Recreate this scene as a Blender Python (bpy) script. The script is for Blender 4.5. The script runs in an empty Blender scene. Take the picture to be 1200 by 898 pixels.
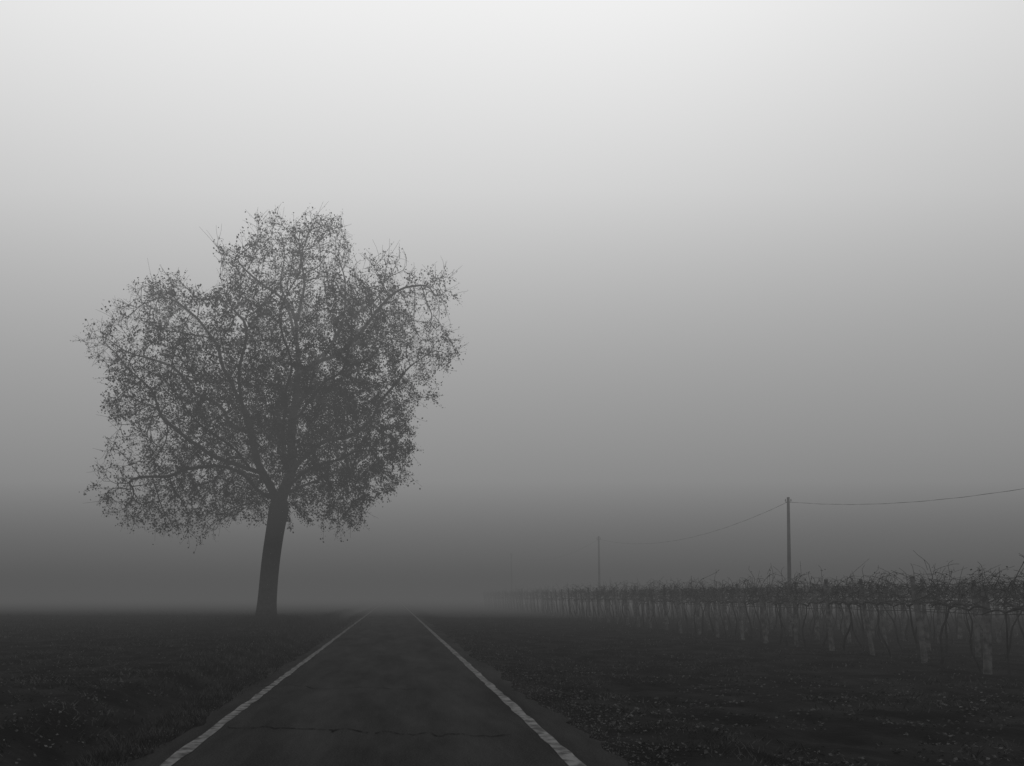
import bpy, math, random
import numpy as np
from mathutils import Vector, kdtree, noise as mnoise
random.seed(11); rng=np.random.default_rng(11)
scene=bpy.context.scene
F=933.0; VX=460.0; VY=698.0; H=1.5

# ---------------------------------------------------------------- helpers
def make_mesh(name, V, faces, mats, midx=None, smooth=False, parent=None):
    me=bpy.data.meshes.new(name)
    V=np.asarray(V,dtype=np.float32)
    tot=[];idx=[]
    for f in faces:
        f=np.asarray(f,dtype=np.int32)
        if len(f)==0: continue
        tot.append(np.full(len(f),f.shape[1],np.int32)); idx.append(f.ravel())
    tot=np.concatenate(tot); idx=np.concatenate(idx)
    start=np.concatenate([[0],np.cumsum(tot)[:-1]]).astype(np.int32)
    me.vertices.add(len(V)); me.vertices.foreach_set("co",V.ravel())
    me.loops.add(len(idx)); me.loops.foreach_set("vertex_index",idx)
    me.polygons.add(len(tot)); me.polygons.foreach_set("loop_start",start)
    try: me.polygons.foreach_set("loop_total",tot)
    except Exception: pass
    for m in mats: me.materials.append(m)
    if midx is not None: me.polygons.foreach_set("material_index",np.concatenate(midx).astype(np.int32))
    me.polygons.foreach_set("use_smooth",np.full(len(tot),smooth,dtype=bool))
    me.update(calc_edges=True); me.validate()
    ob=bpy.data.objects.new(name,me); scene.collection.objects.link(ob)
    if parent: ob.parent=parent
    return ob

class Acc:
    def __init__(s): s.V=[];s.F=[];s.M=[];s.n=0
    def add(s,V,Fc,m=0):
        V=np.asarray(V,float).reshape(-1,3)
        if len(V)==0: return
        s.V.append(V); s.F.append(np.asarray(Fc,dtype=np.int64)+s.n); s.M.append(np.full(len(Fc),m)); s.n+=len(V)
    def obj(s,name,mats,smooth=False,parent=None):
        return make_mesh(name,np.concatenate(s.V),s.F,mats,s.M,smooth,parent)

def tubes(P,R,sides=3):
    P=np.asarray(P,float); R=np.asarray(R,float)
    N,K,_=P.shape
    T=np.gradient(P,axis=1); T/=np.linalg.norm(T,axis=2,keepdims=True)+1e-9
    m=np.abs(T.mean(axis=1)); ref=np.zeros((N,3)); ref[np.arange(N),m.argmin(axis=1)]=1
    A=np.cross(T,ref[:,None,:]); A/=np.linalg.norm(A,axis=2,keepdims=True)+1e-9
    B=np.cross(T,A)
    a=np.arange(sides)*2*math.pi/sides
    V=P[:,:,None,:]+R[:,:,None,None]*(A[:,:,None,:]*np.cos(a)[None,None,:,None]+B[:,:,None,:]*np.sin(a)[None,None,:,None])
    V=V.reshape(-1,3)
    n=np.arange(N)[:,None,None]*K*sides; k=np.arange(K-1)[None,:,None]*sides; s=np.arange(sides)[None,None,:]; s2=(s+1)%sides
    q=np.stack([n+k+s,n+k+s2,n+k+sides+s2,n+k+sides+s],axis=-1).reshape(-1,4)
    return V,q

def vnoise(x,y,seed=0):
    xi=np.floor(x).astype(np.int64); yi=np.floor(y).astype(np.int64); fx=x-xi; fy=y-yi
    def h(a,b):
        v=(a*374761393+b*668265263+seed*974634777)&0x7fffffff
        v=((v^(v>>13))*1274126177)&0x7fffffff
        v=v^(v>>16)
        return (v&0xffff)/65535.0
    fx=fx*fx*(3-2*fx); fy=fy*fy*(3-2*fy)
    return (h(xi,yi)*(1-fx)+h(xi+1,yi)*fx)*(1-fy)+(h(xi,yi+1)*(1-fx)+h(xi+1,yi+1)*fx)*fy

def sstep(a,b,x):
    t=np.clip((x-a)/(b-a),0,1); return t*t*(3-2*t)

def rand_unit(n):
    v=rng.normal(size=(n,3)); return v/np.linalg.norm(v,axis=1,keepdims=True)

# ---------------------------------------------------------------- materials
def new_mat(name,c1,c2,scale,detail=6,rough=0.9,bump=0.0,bscale=None,bdist=0.02,spec=0.2,contrast=(0.35,0.65)):
    m=bpy.data.materials.new(name); m.use_nodes=True; nt=m.node_tree; N=nt.nodes; L=nt.links
    b=N["Principled BSDF"]; b.inputs["Roughness"].default_value=rough
    b.inputs["Specular IOR Level"].default_value=spec
    g=N.new("ShaderNodeNewGeometry"); n=N.new("ShaderNodeTexNoise"); n.inputs["Scale"].default_value=scale; n.inputs["Detail"].default_value=detail
    r=N.new("ShaderNodeValToRGB"); e=r.color_ramp.elements
    e[0].position,e[1].position=contrast; e[0].color=(c1,c1,c1,1); e[1].color=(c2,c2,c2,1)
    L.new(g.outputs["Position"],n.inputs["Vector"]); L.new(n.outputs["Fac"],r.inputs["Fac"]); L.new(r.outputs["Color"],b.inputs["Base Color"])
    if bump>0:
        n2=N.new("ShaderNodeTexNoise"); n2.inputs["Scale"].default_value=bscale or scale; n2.inputs["Detail"].default_value=6
        bp=N.new("ShaderNodeBump"); bp.inputs["Strength"].default_value=bump; bp.inputs["Distance"].default_value=bdist
        L.new(g.outputs["Position"],n2.inputs["Vector"]); L.new(n2.outputs["Fac"],bp.inputs["Height"]); L.new(bp.outputs["Normal"],b.inputs["Normal"])
    return m
def math_node(N,L,op,a,b=None,c=None):
    n=N.new("ShaderNodeMath"); n.operation=op
    for i,v in enumerate((a,b,c)):
        if v is None: continue
        if isinstance(v,(int,float)): n.inputs[i].default_value=v
        else: L.new(v,n.inputs[i])
    return n.outputs[0]

m_bark=new_mat("bark",0.008,0.03,6,bump=0.8,bscale=9,bdist=0.05,spec=.05)
m_leaf=new_mat("dry_leaf",0.008,0.025,3,rough=0.9,spec=.05)
m_vine=new_mat("vine_wood",0.010,0.035,5,spec=.05)
m_post=new_mat("concrete_post",0.035,0.13,7,rough=0.95)
m_wire=new_mat("wire_metal",0.03,0.05,5,rough=0.8)
m_pole=new_mat("pole_concrete",0.04,0.08,4)
m_grass=new_mat("grass_blades",0.006,0.040,2.2,contrast=(0.4,0.62),spec=.1)
m_clod=new_mat("leaf_litter",0.008,0.065,9,contrast=(0.42,0.66),spec=.1)
m_grav=new_mat("gravel_stones",0.012,0.06,14,spec=.1)
m_crack=new_mat("crack_tar",0.002,0.004,5,spec=.02)
m_ground=new_mat("soil",0.001,0.011,1.1,detail=12,rough=1,bump=0.9,bscale=9,bdist=0.06,spec=0.02,contrast=(0.40,0.66))
m_road=bpy.data.materials.new("asphalt"); m_road.use_nodes=True
nt=m_road.node_tree;N=nt.nodes;L=nt.links;b=N["Principled BSDF"]
g=N.new("ShaderNodeNewGeometry"); sp=N.new("ShaderNodeSeparateXYZ"); L.new(g.outputs["Position"],sp.inputs[0])
fine=N.new("ShaderNodeTexNoise"); fine.inputs["Scale"].default_value=55; fine.inputs["Detail"].default_value=5; L.new(g.outputs["Position"],fine.inputs["Vector"])
mp=N.new("ShaderNodeMapping"); mp.inputs["Scale"].default_value=(1.5,0.3,1); L.new(g.outputs["Position"],mp.inputs["Vector"])
big=N.new("ShaderNodeTexNoise"); big.inputs["Scale"].default_value=1.0; big.inputs["Detail"].default_value=7; big.inputs["Roughness"].default_value=0.65; L.new(mp.outputs[0],big.inputs["Vector"])
x=sp.outputs["X"]
def track(cx):
    d=math_node(N,L,'ABSOLUTE',math_node(N,L,'SUBTRACT',x,cx))
    mr=N.new("ShaderNodeMapRange"); mr.interpolation_type='SMOOTHSTEP'; L.new(d,mr.inputs[0]); mr.inputs[1].default_value=0.0; mr.inputs[2].default_value=0.5; mr.inputs[3].default_value=1; mr.inputs[4].default_value=0
    return mr.outputs[0]
tr=math_node(N,L,'ADD',track(-0.95),track(0.62))
v=math_node(N,L,'MULTIPLY',math_node(N,L,'SUBTRACT',big.outputs["Fac"],0.30),0.050)
v=math_node(N,L,'ADD',v,math_node(N,L,'MULTIPLY',math_node(N,L,'SUBTRACT',fine.outputs["Fac"],0.5),0.040))
v=math_node(N,L,'ADD',v,math_node(N,L,'MULTIPLY',tr,0.002))
v=math_node(N,L,'MAXIMUM',v,0.0015)
cb=N.new("ShaderNodeCombineColor"); [L.new(v,cb.inputs[i]) for i in range(3)]
L.new(cb.outputs[0],b.inputs["Base Color"]); b.inputs["Roughness"].default_value=0.9; b.inputs["Specular IOR Level"].default_value=0.05
bp=N.new("ShaderNodeBump"); bp.inputs["Strength"].default_value=0.6; bp.inputs["Distance"].default_value=0.008; L.new(fine.outputs["Fac"],bp.inputs["Height"]); L.new(bp.outputs[0],b.inputs["Normal"])
m_paint=new_mat("worn_road_paint",0.012,0.10,7,detail=12,rough=0.8,bump=0.3,bscale=50,bdist=0.004,contrast=(0.37,0.60))

# ---------------------------------------------------------------- terrain
def ground_h(x,y):
    x=np.asarray(x,float);y=np.asarray(y,float)
    near=np.exp(-np.maximum(np.hypot(x,y)-10,0)/60.0)
    lump=(vnoise(x*2.3,y*2.3,1)-.5)*.09+(vnoise(x*6,y*6,2)-.5)*.05+(vnoise(x*.35,y*.35,3)-.5)*.18
    wob=(vnoise(y*.3,y*0+3.3,5)-.5)*.3
    offr=sstep(2.2,3.6,x); offl=sstep(2.6,4.4,-x)
    z=np.full_like(x,-0.035)
    z=z+lump*near*(offr+offl)*1.0
    z=z-0.10*sstep(2.5,4.0,x)
    xl=-x+wob
    z=z-0.26*sstep(2.75,3.35,xl)+0.36*sstep(3.35,4.3,xl)
    z=z+0.010*(vnoise(x*9,y*9,8)-.5)*np.where((x>1.9)|(x<-2.3),1,0)
    return z
def axis(segs):
    out=[]
    for a,bb,d in segs: out.append(np.arange(a,bb,d))
    return np.concatenate(out+[np.array([segs[-1][1]])])
xs=axis([(-700,-100,40),(-100,-30,3),(-30,-9,.5),(-9,9,.12),(9,30,.4),(30,100,3),(100,700,40)])
ys=axis([(-100,0,5),(0,4,.6),(4,22,.12),(22,60,.4),(60,150,2),(150,1000,40)])
X,Y=np.meshgrid(xs,ys); Z=ground_h(X,Y)
def grid(X,Y,Z):
    ny,nx=X.shape; i=np.arange(ny-1)[:,None]*nx+np.arange(nx-1)[None,:]
    return np.stack([X,Y,Z],-1).reshape(-1,3), np.stack([i,i+1,i+nx+1,i+nx],-1).reshape(-1,4)
V,q=grid(X,Y,Z); make_mesh("ground",V,[q],[m_ground],smooth=True)

ry=axis([(-90,0,3),(0,40,.2),(40,120,1),(120,960,40)])
l=-2.33+(vnoise(ry*1.3,ry*0,21)-.5)*.22+(vnoise(ry*5,ry*0,22)-.5)*.08; r=2.02+(vnoise(ry*1.1,ry*0,23)-.5)*.25+(vnoise(ry*5,ry*0,24)-.5)*.1
t=np.linspace(0,1,9)[None,:]
RX=l[:,None]*(1-t)+r[:,None]*t; RY=np.repeat(ry[:,None],9,1); RZ=np.zeros_like(RX)
V,q=grid(RX,RY,RZ); road=make_mesh("road",V,[q],[m_road])
def line(name,cx,w,seed):
    wl=cx-w/2+(vnoise(ry*3,ry*0,seed)-.5)*.035; wr=cx+w/2+(vnoise(ry*3,ry*0,seed+1)-.5)*.035
    LX=np.stack([wl,wr],1); LY=np.stack([ry,ry],1); V,q=grid(LX,LY,LX*0+.004)
    make_mesh(name,V,[q],[m_paint],parent=road)
line("edge_line_1",-2.00,.12,31); line("edge_line_2",1.63,.13,33)
A=Acc()
def crack(pts,w):
    pts=np.array(pts,float); n=len(pts)
    T=np.gradient(pts,axis=0); T/=np.linalg.norm(T,axis=1,keepdims=True)
    P=np.stack([-T[:,1],T[:,0]],1)*(w*rng.uniform(.2,1.2,n))[:,None]
    V=np.zeros((2*n,3)); V[:n,:2]=pts+P; V[n:,:2]=pts-P; V[:,2]=.008
    i=np.arange(n-1); A.add(V,np.stack([i+n,i+n+1,i+1,i],1))
def wander(x0,y0,x1,y1,n=40,a=.1):
    t=np.linspace(0,1,n); return np.stack([x0+(x1-x0)*t+(vnoise(t*9,t*0,int(x0*50)+90)-.5)*a,y0+(y1-y0)*t+(vnoise(t*11,t*0,int(y0*50)+95)-.5)*a*1.6+(vnoise(t*30,t*0,int(y0*10)+9)-.5)*a*.4],1)
crack(wander(-1.8,9.0,-.2,8.8,50,.16),.018)
crack(wander(-.25,8.75,1.2,8.4,50,.2),.014)
crack(wander(-2.2,13.2,.5,12.6,40,.25),.016)
A.obj("cracks",[m_crack],parent=road)

# ---------------------------------------------------------------- ground cover
def scatter(n,ymin,ymax,xfun):
    y=ymin*(ymax/ymin)**rng.random(n); return xfun(y,n),y
def blades(x,y,h,w,lean,acc,m=0):
    n=len(x); z=ground_h(x,y)-.01
    a=rng.uniform(0,2*math.pi,n); d=np.stack([np.cos(a),np.sin(a),0*a],1)
    c=np.stack([x,y,z],1); a2=rng.uniform(0,2*math.pi,n)
    tip=c+np.stack([np.cos(a2)*lean*h,np.sin(a2)*lean*h,h],1)
    V=np.stack([c-d*w[:,None],c+d*w[:,None],tip],1).reshape(-1,3)
    acc.add(V,np.arange(3*n).reshape(-1,3),m)
def flakes(x,y,s,acc,m=0,zoff=.015):
    n=len(x); z=ground_h(x,y)+zoff*rng.random(n)
    nrm=rand_unit(n); nrm[:,2]=np.abs(nrm[:,2])+.6; nrm/=np.linalg.norm(nrm,axis=1,keepdims=True)
    u=np.cross(nrm,rand_unit(n)); u/=np.linalg.norm(u,axis=1,keepdims=True); v=np.cross(nrm,u)
    c=np.stack([x,y,z],1); s=s[:,None]
    k1=rng.uniform(.5,1,(n,1))
    V=np.stack([c-u*s,c-v*s*k1,c+u*s*.9+nrm*s*.3,c+v*s*.8],1).reshape(-1,3)
    acc.add(V,np.arange(4*n).reshape(-1,4),m)
A=Acc()
x,y=scatter(60000,4,70,lambda y,n:-3.3-rng.random(n)**1.2*(y*.7+5))
keep=vnoise(x*.8,y*.8,40)+.5*vnoise(x*3,y*3,41)>.68; x,y=x[keep],y[keep]
blades(x,y,rng.uniform(.02,.08,len(x))*(1+y/50),rng.uniform(.004,.012,len(x))*(1+y/25),1.2,A)
x,y=scatter(30000,4,80,lambda y,n:-2.3-rng.random(n)*1.1)
blades(x,y,rng.uniform(.03,.12,len(x)),rng.uniform(.003,.008,len(x))*(1+y/30),.7,A)
x,y=scatter(12000,4,80,lambda y,n:2.1+rng.random(n)*1.7)
k=vnoise(x*2,y*1.2,44)>.45; x,y=x[k],y[k]
blades(x,y,rng.uniform(.02,.08,len(x)),rng.uniform(.003,.008,len(x))*(1+y/30),.9,A)
n=6000; x=-6.0+rng.normal(0,1.3,n); y=39.6+rng.normal(0,1.4,n)
blades(x,y,rng.uniform(.1,.5,n),rng.uniform(.01,.02,n),.5,A)
x=-3.9+rng.normal(0,.4,11000); y=rng.uniform(14,75,11000); blades(x,y,rng.uniform(.06,.32,11000)*np.clip(y/35,.3,1),rng.uniform(.005,.018,11000),.6,A)
x,y=scatter(30000,5,70,lambda y,n:3.2+rng.random(n)*(y*.8+6)); k=vnoise(x*.6,y*.6,47)>.52; x,y=x[k],y[k]
blades(x,y,rng.uniform(.02,.09,len(x))*(1+y/60),rng.uniform(.004,.01,len(x))*(1+y/25),1.0,A)
# taller field stubble that breaks up the far edge of the fields
for sgn,off in ((-1,4.6),(1,4.2)):
    n=16000; y=rng.uniform(30,110,n); x=sgn*(off+rng.random(n)*(y*.75))
    k=vnoise(x*.25+50,y*.12,61)>.45; x,y=x[k],y[k]
    blades(x,y,rng.uniform(.05,.22,len(x)),rng.uniform(.01,.03,len(x)),.6,A)
A.obj("grass",[m_grass])
A=Acc()
x,y=scatter(34000,4.5,60,lambda y,n:2.5+rng.random(n)**1.3*(y*.9+6)); k=vnoise(x*1.4,y*1.4,50)>.40; x,y=x[k],y[k]
flakes(x,y,rng.uniform(.008,.032,len(x)),A,0,.03)
x,y=scatter(16000,4.5,50,lambda y,n:-3.6-rng.random(n)*(y*.7+5)); flakes(x,y,rng.uniform(.008,.028,len(x)),A,0,.03)
A.obj("leaf_litter",[m_clod])
A=Acc()
x,y=scatter(9000,4,60,lambda y,n:2.0+np.abs(rng.normal(0,.35,n))); flakes(x,y,rng.uniform(.005,.016,len(x)),A,0,.03)
x,y=scatter(3500,4,60,lambda y,n:-2.35-np.abs(rng.normal(0,.2,n))); flakes(x,y,rng.uniform(.005,.013,len(x)),A,0,.03)
A.obj("gravel",[m_grav])

# ---------------------------------------------------------------- tree
TY=40.0; S=TY/F
def P(u,v,dy=0):
    return np.array([(u-VX)*S,TY+dy,H-(v-VY)*S])
poly=[(330,256),(372,258),(408,266),(420,300),(440,334),(458,300),(472,296),(490,318),(516,318),(538,346),(518,376),(536,412),(516,462),(484,484),(484,528),(474,574),(438,588),(404,632),(372,626),(335,608),(300,606),(262,612),(234,640),(198,626),(150,606),(122,594),(118,560),(142,520),(120,482),(136,446),(98,404),(136,384),(152,356),(182,330),(220,340),(252,362),(270,334),(246,294),(264,282),(294,312),(308,266)]
poly=np.array(poly,float)
def inside(u,v):
    c=False; j=len(poly)-1
    for i in range(len(poly)):
        a=poly[i];b=poly[j]
        if (a[1]>v)!=(b[1]>v) and u<(b[0]-a[0])*(v-a[1])/(b[1]-a[1])+a[0]: c=not c
        j=i
    return c
C0=np.array([325.,450.])
pts=[]
while len(pts)<8800:
    u=random.uniform(90,545); v=random.uniform(235,645)
    if not inside(u,v): continue
    d=np.array([u,v])-C0
    rr=1.0
    while rr<6 and inside(*(C0+d*rr*1.08)): rr*=1.08
    rho=1/rr
    hd=7.0*math.sqrt(max(0.02,1-rho*rho))
    dy=random.uniform(-hd,hd)
    p=P(u,v,dy)
    dens=mnoise.noise(Vector(p)*.38)+.5*mnoise.noise(Vector(p)*.95)
    if dens<-.12+.22*max(0,rho-.6) and random.random()<.5+.5*rho: continue
    pts.append(p)
att=np.array(pts)

nodes=[];par=[];frozen=[]
def addn(p,pr,fz=False):
    nodes.append(np.array(p,float)); par.append(pr); frozen.append(fz); return len(nodes)-1
def limb(start,ctrl,step=.42,fz=False):
    prev=start; P0=nodes[start]
    seq=[P0]+[np.array(c) for c in ctrl]
    ext=[seq[0]*2-seq[1]]+seq+[seq[-1]*2-seq[-2]]
    ph=random.random()*50; dist=0
    for i in range(1,len(ext)-2):
        a,b_,c,d=ext[i-1:i+3]; n=max(2,int(np.linalg.norm(c-b_)/step))
        for k in range(1,n+1):
            t=k/n; p=.5*((2*b_)+(-a+c)*t+(2*a-5*b_+4*c-d)*t*t+(-a+3*b_-3*c+d)*t**3)
            dist+=step
            if not fz:
                amp=min(1,dist/2.0)
                p=p+amp*.6*np.array(mnoise.noise_vector(Vector((dist*.5+ph,ph,0))))+amp*.22*np.array(mnoise.noise_vector(Vector((dist*1.7+ph,3,ph))))
            prev=addn(p,prev,fz)
    return prev
def nearest(p):
    return int(np.argmin([np.linalg.norm(n-p) for n in nodes]))
root=addn(P(311,740),-1,True)
fork=limb(root,[P(313,705),P(317,660),P(322,625),P(327,596)],.35,True)
def L_(start,ctrl): return limb(start,[P(*c) for c in ctrl])
top=L_(fork,[(334,560,.2),(342,500,-.2),(350,440,.3),(348,380,.2),(356,320,-.3),(352,282,0)])
def br(at,ctrl): return L_(nearest(P(*at)),ctrl)
br((342,500,-.2),[(365,450,1.2),(385,390,1.8),(398,330,1.5),(400,288,1.2)])
br((326,596,0),[(312,560,-.5),(296,510,-1.2),(275,450,-1.5),(250,395,-1.8),(212,355,-1.5)])
br((334,560,.2),[(360,525,.8),(400,505,1.4),(440,480,1.6),(470,440,1.2)])
br((350,440,.3),[(390,425,-1),(432,395,-1.8),(462,362,-1.6),(490,338,-1)])
br((350,440,.3),[(385,400,.6),(425,360,.8),(455,325,.6)])
br((348,380,.2),[(320,340,-.8),(285,318,-1),(260,298,-.6)])
br((350,410,.2),[(335,370,1.5),(322,330,2),(318,290,1.6)])
br((312,560,-.5),[(275,545,-1),(230,520,-1.6),(190,480,-1.2),(160,448,-.8)])
br((296,510,-1.2),[(262,485,.8),(215,450,1.6),(170,418,1.2),(135,406,.6)])
br((326,590,0),[(300,572,-1.5),(262,560,-2.8),(215,568,-3.2),(170,570,-2.5)])
br((330,575,0),[(360,560,-1.5),(400,548,-2.8),(440,545,-3)])
br((334,560,0),[(340,520,-2.5),(350,470,-4.5),(340,420,-6)])
br((334,555,0),[(322,510,2.5),(310,455,4.5),(320,400,6)])
br((326,590,0),[(345,560,3),(380,540,5.0),(400,520,6.2)])
br((326,590,0),[(305,555,3),(265,530,4.6),(230,500,5.5)])
br((326,590,0),[(318,560,-3.2),(290,545,-4.8),(260,520,-6)])
br((342,500,0),[(380,480,-3),(410,450,-5)])
br((300,520,-1),[(290,480,-2.6),(300,430,-3.4),(285,390,-3.6)])
alive=np.ones(len(att),bool); step=.32; kill=.46; infl=3.5
for it in range(110):
    idxs=[i for i in range(len(nodes)) if not frozen[i]]
    kd=kdtree.KDTree(len(idxs))
    for k in idxs: kd.insert(Vector(nodes[k]),k)
    kd.balance(); pull={}
    for a in np.nonzero(alive)[0]:
        co,k,d=kd.find(Vector(att[a]))
        if d<kill: alive[a]=False; continue
        if d<infl:
            v=(att[a]-nodes[k])/d
            if k in pull: pull[k]=pull[k]+v
            else: pull[k]=v.copy()
    if not pull: break
    added=0
    for k,v in pull.items():
        l_=np.linalg.norm(v)
        if l_<.15: v=rand_unit(1)[0]; l_=1
        v=v/l_+rng.normal(0,.2,3)
        if par[k]>=0:
            pd=nodes[k]-nodes[par[k]]; v=v+.35*pd/(np.linalg.norm(pd)+1e-6)
        v/=np.linalg.norm(v); p=nodes[k]+v*step
        co,kk,d=kd.find(Vector(p))
        if d<.14: continue
        addn(p,k); added+=1
    if added==0 or len(nodes)>18000: break
nn=len(nodes); PN=np.array(nodes); ch=[[] for _ in range(nn)]
for i in range(nn):
    if par[i]>=0: ch[par[i]].append(i)
ex=2.35; acc_=np.zeros(nn); 
for i in range(nn-1,-1,-1):
    if not ch[i]: acc_[i]=.011**ex
    if par[i]>=0: acc_[par[i]]+=acc_[i]
rad=acc_**(1/ex)
kf=.42/rad[fork]
wgt=np.clip((rad-.011)/(rad[fork]-.011),0,1); rad=rad*(1+(kf-1)*wgt**.9)
for i in range(nn):
    if frozen[i]:
        h=PN[i,2]; rad[i]=.46+.24*math.exp(-h/.55)+.05*math.exp(-((h-6)/.8)**2)
T=Acc()
def chain(start,pr):
    c=[pr] if pr>=0 else []
    i=start
    while True:
        c.append(i)
        if not ch[i]: break
        i=max(ch[i],key=lambda k:rad[k])
    return c
stack=[(0,-1)]
while stack:
    s,pr=stack.pop(); c=chain(s,pr)
    for i in (c[1:] if pr>=0 else c):
        if ch[i]:
            mx=max(ch[i],key=lambda k:rad[k])
            stack+=[(k,i) for k in ch[i] if k!=mx]
    if len(c)<2: continue
    Pc=PN[c]; Rc=rad[c].copy()
    if pr>=0: Rc[0]=min(Rc[0],Rc[1]*1.25)
    if len(c)>3:
        Ps=Pc.copy(); Ps[1:-1]=.25*Pc[:-2]+.5*Pc[1:-1]+.25*Pc[2:]; Pc=Ps
    sides=12 if Rc.max()>.3 else (7 if Rc.max()>.08 else (5 if Rc.max()>.03 else 3))
    V,q=tubes(Pc[None],Rc[None],sides); T.add(V,q,0)
thin=np.nonzero((rad<.036)&(~np.array(frozen)))[0]
par_=np.array(par)
src=[];
for i in thin:
    k=(4 if not ch[i] else 2)
    if random.random()<.85 or not ch[i]: src+= [i]*k
src=np.array(src); n=len(src)
d0=PN[src]-PN[par_[src]]; d0/=np.linalg.norm(d0,axis=1,keepdims=True)+1e-6
dv=d0*.8+rand_unit(n)*.9; dv[:,2]+=np.where(PN[src,2]<9,-.25,.2); dv/=np.linalg.norm(dv,axis=1,keepdims=True)
Lg=rng.uniform(.25,.8,n)*np.where(rng.random(n)<.08,1.5,1)
t=np.linspace(0,1,4)
bend=rand_unit(n)*.35
TP=PN[src][:,None,:]+dv[:,None,:]*(Lg[:,None]*t)[:,:,None]+bend[:,None,:]*(Lg[:,None]*t**2)[:,:,None]
TR=np.repeat((.0095*(1-.5*t))[None],n,0)
V,q=tubes(TP,TR,3); T.add(V,q,0)
cl=np.array([mnoise.noise(Vector(p)*.5+Vector((9,4,2)))+.5*mnoise.noise(Vector(p)*1.4) for p in PN[src]])
px=PN[src,0]; pz=PN[src,2]
low=np.clip((17-pz)/9,0,1); rightlow=np.exp(-(((px-(-1.2))/3.8)**2+((pz-9.8)/3.6)**2)); leftlow=np.exp(-(((px+10)/3.5)**2+((pz-9)/4)**2))
core=np.exp(-(((px+5.3)/5.2)**2+((pz-11.5)/4.6)**2))
prob=.36+1.1*cl+.36*low+1.1*rightlow+.1*leftlow+.8*core
cnt=np.clip(rng.poisson(np.clip(prob,0.10,2.8)*9.5),0,30)
li=np.repeat(np.arange(n),cnt); m=len(li)
tt=rng.uniform(.1,1.05,m)
c=PN[src][li]+dv[li]*(Lg[li]*tt)[:,None]+bend[li]*(Lg[li]*tt**2)[:,None]+rng.normal(0,.08,(m,3))
u=rand_unit(m); u[:,2]-=.5; u/=np.linalg.norm(u,axis=1,keepdims=True)
w=np.cross(u,rand_unit(m)); w/=np.linalg.norm(w,axis=1,keepdims=True); nr=np.cross(u,w)
s=(.022+.05*rng.random(m)**1.5)[:,None]
V=np.stack([c,c+u*s*.8+w*s*.8+nr*s*.2,c+u*s*1.9,c+u*s*.7-w*s*.85+nr*s*.2],1).reshape(-1,3)
T.add(V,np.arange(4*m).reshape(-1,4),1)
T.obj("deciduous_tree",[m_bark,m_leaf],smooth=False)

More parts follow.
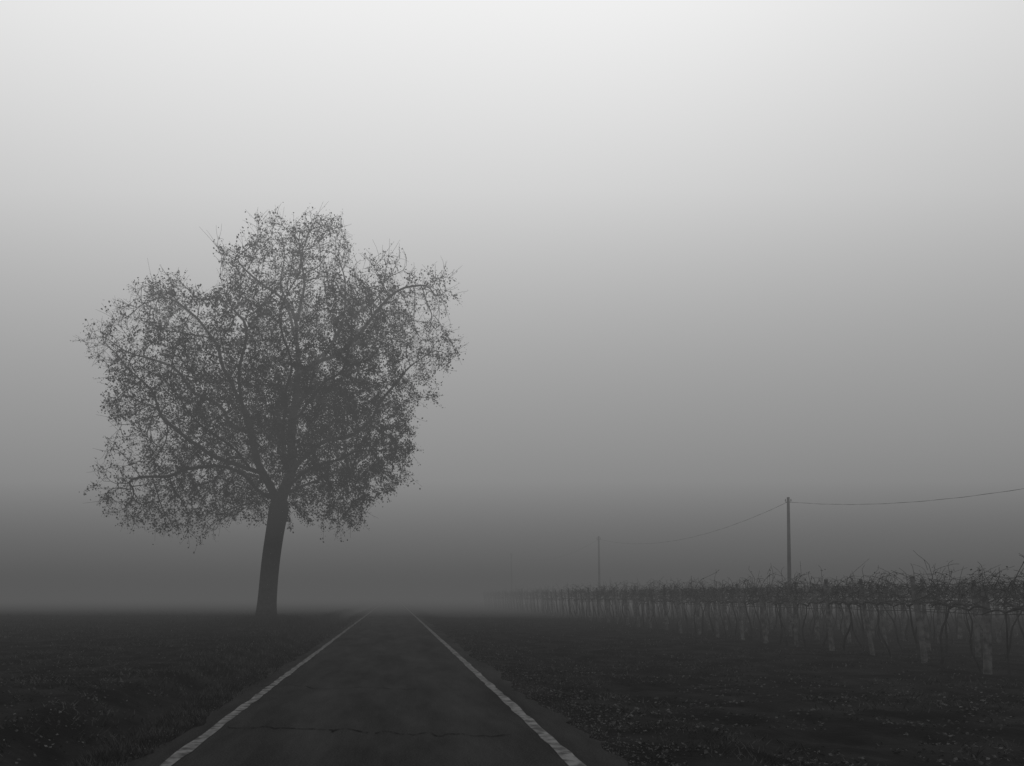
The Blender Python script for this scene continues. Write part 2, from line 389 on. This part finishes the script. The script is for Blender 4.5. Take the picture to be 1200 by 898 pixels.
# ---------------------------------------------------------------- vineyard rows
def vineyard_row(X0,y0,y1,full=1.0,off=0.0):
    A=Acc(); 
    yp=np.arange(y0+off,y1,2.0); yp=yp+rng.normal(0,.09,len(yp)); n=len(yp)
    def px_(y): return X0+ (vnoise(y*.5,y*0,int(X0*10))-.5)*.12
    for i,yy in enumerate(yp):
        w=rng.uniform(.048,.072); hgt=rng.uniform(1.95,2.25); lx=-.2+rng.normal(0,.07); ly=rng.normal(0,.07)
        b0=np.array([px_(np.array([yy]))[0],yy,float(ground_h(X0,yy))-.1])
        k=5; t=np.linspace(0,1,k)
        Pp=b0+np.stack([lx*t,ly*t,hgt*t],1)+np.stack([.012*np.sin(t*6+i),t*0,t*0],1)
        V,q=tubes(Pp[None],(w*(1.25-.35*t))[None],6); A.add(V,q,0)
        A.add(V[-6:],[[0,1,2,3,4,5]],0)
    yw=np.arange(y0,y1,1.0)
    for z,r_ in ((1.25,.011),(1.58,.005),(1.9,.006)):
        Pw=np.stack([px_(yw)-.2*z/2+rng.normal(0,.01,len(yw)),yw,-.13+z+rng.normal(0,.012,len(yw))],1)
        V,q=tubes(Pw[None],np.full((1,len(yw)),r_),3); A.add(V,q,2)
    yv=np.arange(y0+.5,y1,1.0)+rng.normal(0,.12,len(np.arange(y0+.5,y1,1.0)))
    m=len(yv); t=np.linspace(0,1,7)
    bx=px_(yv)+rng.normal(0,.06,m); bz=ground_h(bx,yv)-.05
    lean=rng.normal(0,.22,(m,2)); ph=rng.uniform(0,6,(m,1))
    Pv=np.zeros((m,7,3)); Pv[:,:,0]=bx[:,None]-.12*t+lean[:,:1]*t*.6+.04*np.sin(t*7+ph); Pv[:,:,1]=yv[:,None]+lean[:,1:]*t*1.3+.05*np.sin(t*8+ph*2); Pv[:,:,2]=bz[:,None]+1.38*t
    V,q=tubes(Pv,np.repeat((.034-.016*t)[None],m,0)*rng.uniform(.6,1.2,(m,1)),5); A.add(V,q,1)
    for sg in (-1,1):
        Pa=np.zeros((m,6,3)); t=np.linspace(0,1,6); top=Pv[:,-1]
        Pa[:,:,0]=top[:,:1]+.05*np.sin(t*5+ph); Pa[:,:,1]=top[:,1:2]+sg*.6*t; Pa[:,:,2]=top[:,2:3]+.08*np.sin(t*3)+rng.normal(0,.04,(m,1))*t
        V,q=tubes(Pa,np.repeat((.026-.008*t)[None],m,0),4); A.add(V,q,1)
    nc=int((y1-y0)*34*full)
    y=y0+rng.random(nc)*(y1-y0)
    keep=rng.random(nc)<np.where(y<50,1,.55)*(.35+1.1*vnoise(y*.9,y*0,int(X0*7))); y=y[keep]; nc=len(y)
    K=6; t=np.linspace(0,1,K)
    z0=rng.uniform(1.35,1.8,nc); Lc=rng.uniform(.4,1.15,nc)
    ax=rng.normal(0,.33,nc); ay=rng.normal(0,.8,nc)
    wild=rng.random(nc)
    up=rng.uniform(.1,.75,nc)+np.where(wild<.10,.5,0); dr=rng.uniform(.1,.85,nc)+np.where(wild>.9,.8,0)-np.where(wild<.05,.5,0)
    Pc=np.zeros((nc,K,3))
    bxx=px_(y)-.12
    Pc[:,:,0]=bxx[:,None]+(ax*Lc)[:,None]*t+rng.normal(0,.03,(nc,1))*np.sin(t*6)
    Pc[:,:,1]=y[:,None]+(ay*Lc)[:,None]*t+.05*np.sin(t*7+rng.uniform(0,6,(nc,1)))
    Pc[:,:,2]=z0[:,None]-.05+(up*Lc)[:,None]*t*1.5-(dr*Lc)[:,None]*t**2
    mx=2.0+.25*rng.random((nc,1))
    Pc[:,:,2]=np.where(Pc[:,:,2]>mx,mx+.35*(Pc[:,:,2]-mx),Pc[:,:,2])
    V,q=tubes(Pc,(rng.uniform(.005,.010,nc))[:,None]*(1-.45*t)[None],3); A.add(V,q,1)
    k=nc; j=rng.integers(0,nc,k); kk=rng.integers(1,K-1,k); b0=Pc[j,kk]
    dd=rand_unit(k)*np.array([.25,.32,.22]); t3=np.linspace(0,1,3)
    Pq=b0[:,None,:]+dd[:,None,:]*t3[None,:,None]; Pq[:,:,2]-=.07*t3**2
    V,q=tubes(Pq,np.full((k,3),.005),3); A.add(V,q,1)
    nl=int(nc*1.4); j=rng.integers(0,nc,nl); kk=rng.integers(1,K,nl); c=Pc[j,kk]+rng.normal(0,.04,(nl,3))
    u=rand_unit(nl); w=np.cross(u,rand_unit(nl)); s=rng.uniform(.015,.04,nl)[:,None]
    V=np.stack([c,c+u*s+w*s*.7,c+u*s*2,c+u*s-w*s*.7],1).reshape(-1,3); A.add(V,np.arange(4*nl).reshape(-1,4),1)
    A.obj("vineyard_row",[m_post,m_vine,m_wire])
for k in range(6):
    vineyard_row(12.75+2.9*k,7.0,(110 if k<2 else 80),full=(1 if k==0 else .6),off=(.1 if k==0 else rng.uniform(0,2)))

# ---------------------------------------------------------------- poles and wires
poles=[(31.0,22.0,8.1),(26.3,52.7,8.0),(21.7,83.4,7.7),(17.1,114.0,7.6)]
def pole(x,y,h):
    A=Acc(); t=np.linspace(0,1,9); z0=float(ground_h(x,y))-.2
    Pp=np.stack([x-.12*t,y+0*t,z0+(h-z0)*t],1); V,q=tubes(Pp[None],(.14-.055*t)[None],10); A.add(V,q,0); A.add(V[-10:],[list(range(10))],0)
    top=Pp[-1]
    V,q=tubes(np.array([[top+[-.2,0,-.32],top+[.2,0,-.32]]]),np.full((1,2),.022),6); A.add(V,q,0)
    for sx in (-.18,.18):
        zz=np.array([-.32,-.24,-.23,-.17,-.16,-.1]); rr=np.array([.012,.012,.04,.036,.025,.01])
        Pi=top+np.stack([zz*0+sx,zz*0,zz],1); V,q=tubes(Pi[None],rr[None],8); A.add(V,q,0)
    A.obj("utility_pole",[m_pole],smooth=False)
    return top
tops=[pole(*p) for p in poles]
A=Acc(); t=np.linspace(0,1,90)
for a,b_ in zip(tops[:-1],tops[1:]):
    s=1.4
    Pw=a[None]*(1-t)[:,None]+b_[None]*t[:,None]; Pw[:,2]+=-.3-4*s*t*(1-t); 
    V,q=tubes(Pw[None],np.full((1,90),.008),5); A.add(V,q,0)
    ph=t*np.linalg.norm(b_-a)*2.2*math.pi
    P2=Pw.copy(); P2[:,2]+=.014*np.sin(ph*.35); P2[:,0]+=.014*np.cos(ph*.35)
    V,q=tubes(P2[None],np.full((1,90),.006),4); A.add(V,q,0)
A.obj("overhead_wire",[m_wire])

# ---------------------------------------------------------------- fog : homogeneous self-glowing layers + thicker banks beyond the tree
fog=bpy.data.objects.new("fog",None); scene.collection.objects.link(fog)
R=600
layers=[("layer_1",-.8,.85,.017,.045,-R,R+300,R),("layer_2",.88,4.0,.015,.085,-R,R+300,R),("layer_3",4.03,12.0,.0125,.19,-R,R+300,R),("layer_4",12.03,26.0,.013,.52,-R,R+300,R),
        ("bank_low",-.7,9.5,.022,.145,56,R+280,R-20),("bank_high",9.55,32.0,.012,.33,60,R+270,R-30)]
for (nm,a,b_,sig,j,ya,yb,rx) in layers:
    m=bpy.data.materials.new("fog_"+nm); m.use_nodes=True; nt=m.node_tree; nt.nodes.clear()
    o=nt.nodes.new("ShaderNodeOutputMaterial"); ad=nt.nodes.new("ShaderNodeAddShader")
    ab=nt.nodes.new("ShaderNodeVolumeAbsorption"); ab.inputs["Color"].default_value=(0,0,0,1); ab.inputs["Density"].default_value=sig
    em=nt.nodes.new("ShaderNodeEmission"); em.inputs["Color"].default_value=(1,1,1,1); em.inputs["Strength"].default_value=sig*j  # fog's own glow stands in for scattered daylight, set brighter in upper layers
    nt.links.new(ab.outputs[0],ad.inputs[0]); nt.links.new(em.outputs[0],ad.inputs[1]); nt.links.new(ad.outputs[0],o.inputs["Volume"])
    V=[(x,y,zz) for zz in (a,b_) for x,y in ((-rx,ya),(rx,ya),(rx,yb),(-rx,yb))]
    Fq=[[3,2,1,0],[4,5,6,7],[0,1,5,4],[1,2,6,5],[2,3,7,6],[3,0,4,7]]
    make_mesh("fog_"+nm,V,[Fq],[m],parent=fog)
    m.cycles.emission_sampling='NONE'
    m.cycles.homogeneous_volume=True

# ---------------------------------------------------------------- world, sun, camera
w=bpy.data.worlds.new("World"); scene.world=w; w.use_nodes=True; nt=w.node_tree; N=nt.nodes; L=nt.links
bg=N["Background"]; sky=N.new("ShaderNodeTexSky"); sky.sky_type='NISHITA'; sky.sun_disc=False
sky.sun_elevation=math.radians(38); sky.sun_rotation=math.radians(20); sky.air_density=2; sky.dust_density=6
bw=N.new("ShaderNodeRGBToBW"); L.new(sky.outputs[0],bw.inputs[0])
tc=N.new("ShaderNodeTexCoord"); sx=N.new("ShaderNodeSeparateXYZ"); L.new(tc.outputs["Generated"],sx.inputs[0])
ov=math_node(N,L,'MULTIPLY_ADD',math_node(N,L,'MAXIMUM',sx.outputs["Z"],0.0),18.0,1.2)
ov=math_node(N,L,'MINIMUM',ov,12.0)
v=math_node(N,L,'MULTIPLY_ADD',bw.outputs[0],.014,ov)
L.new(v,bg.inputs["Color"]); bg.inputs["Strength"].default_value=.1
sd=bpy.data.lights.new("sun","SUN"); sd.energy=.5; sd.angle=math.radians(20); sd.color=(1,1,1)
so=bpy.data.objects.new("sun",sd); scene.collection.objects.link(so)
el=math.radians(38); az=math.radians(20); dvec=Vector((math.sin(az)*math.cos(el),math.cos(az)*math.cos(el),math.sin(el)))
so.rotation_euler=dvec.to_track_quat('Z','Y').to_euler()
cd=bpy.data.cameras.new("camera"); cam=bpy.data.objects.new("camera",cd); scene.collection.objects.link(cam)
cam.location=(0,0,H); cam.rotation_euler=(math.radians(90),0,0); cd.sensor_width=36; cd.lens=28
cd.shift_x=140/1200; cd.shift_y=249/1200; cd.clip_end=3000; cd.clip_start=.05
scene.camera=cam
scene.view_settings.view_transform='Standard'; scene.view_settings.look='None'
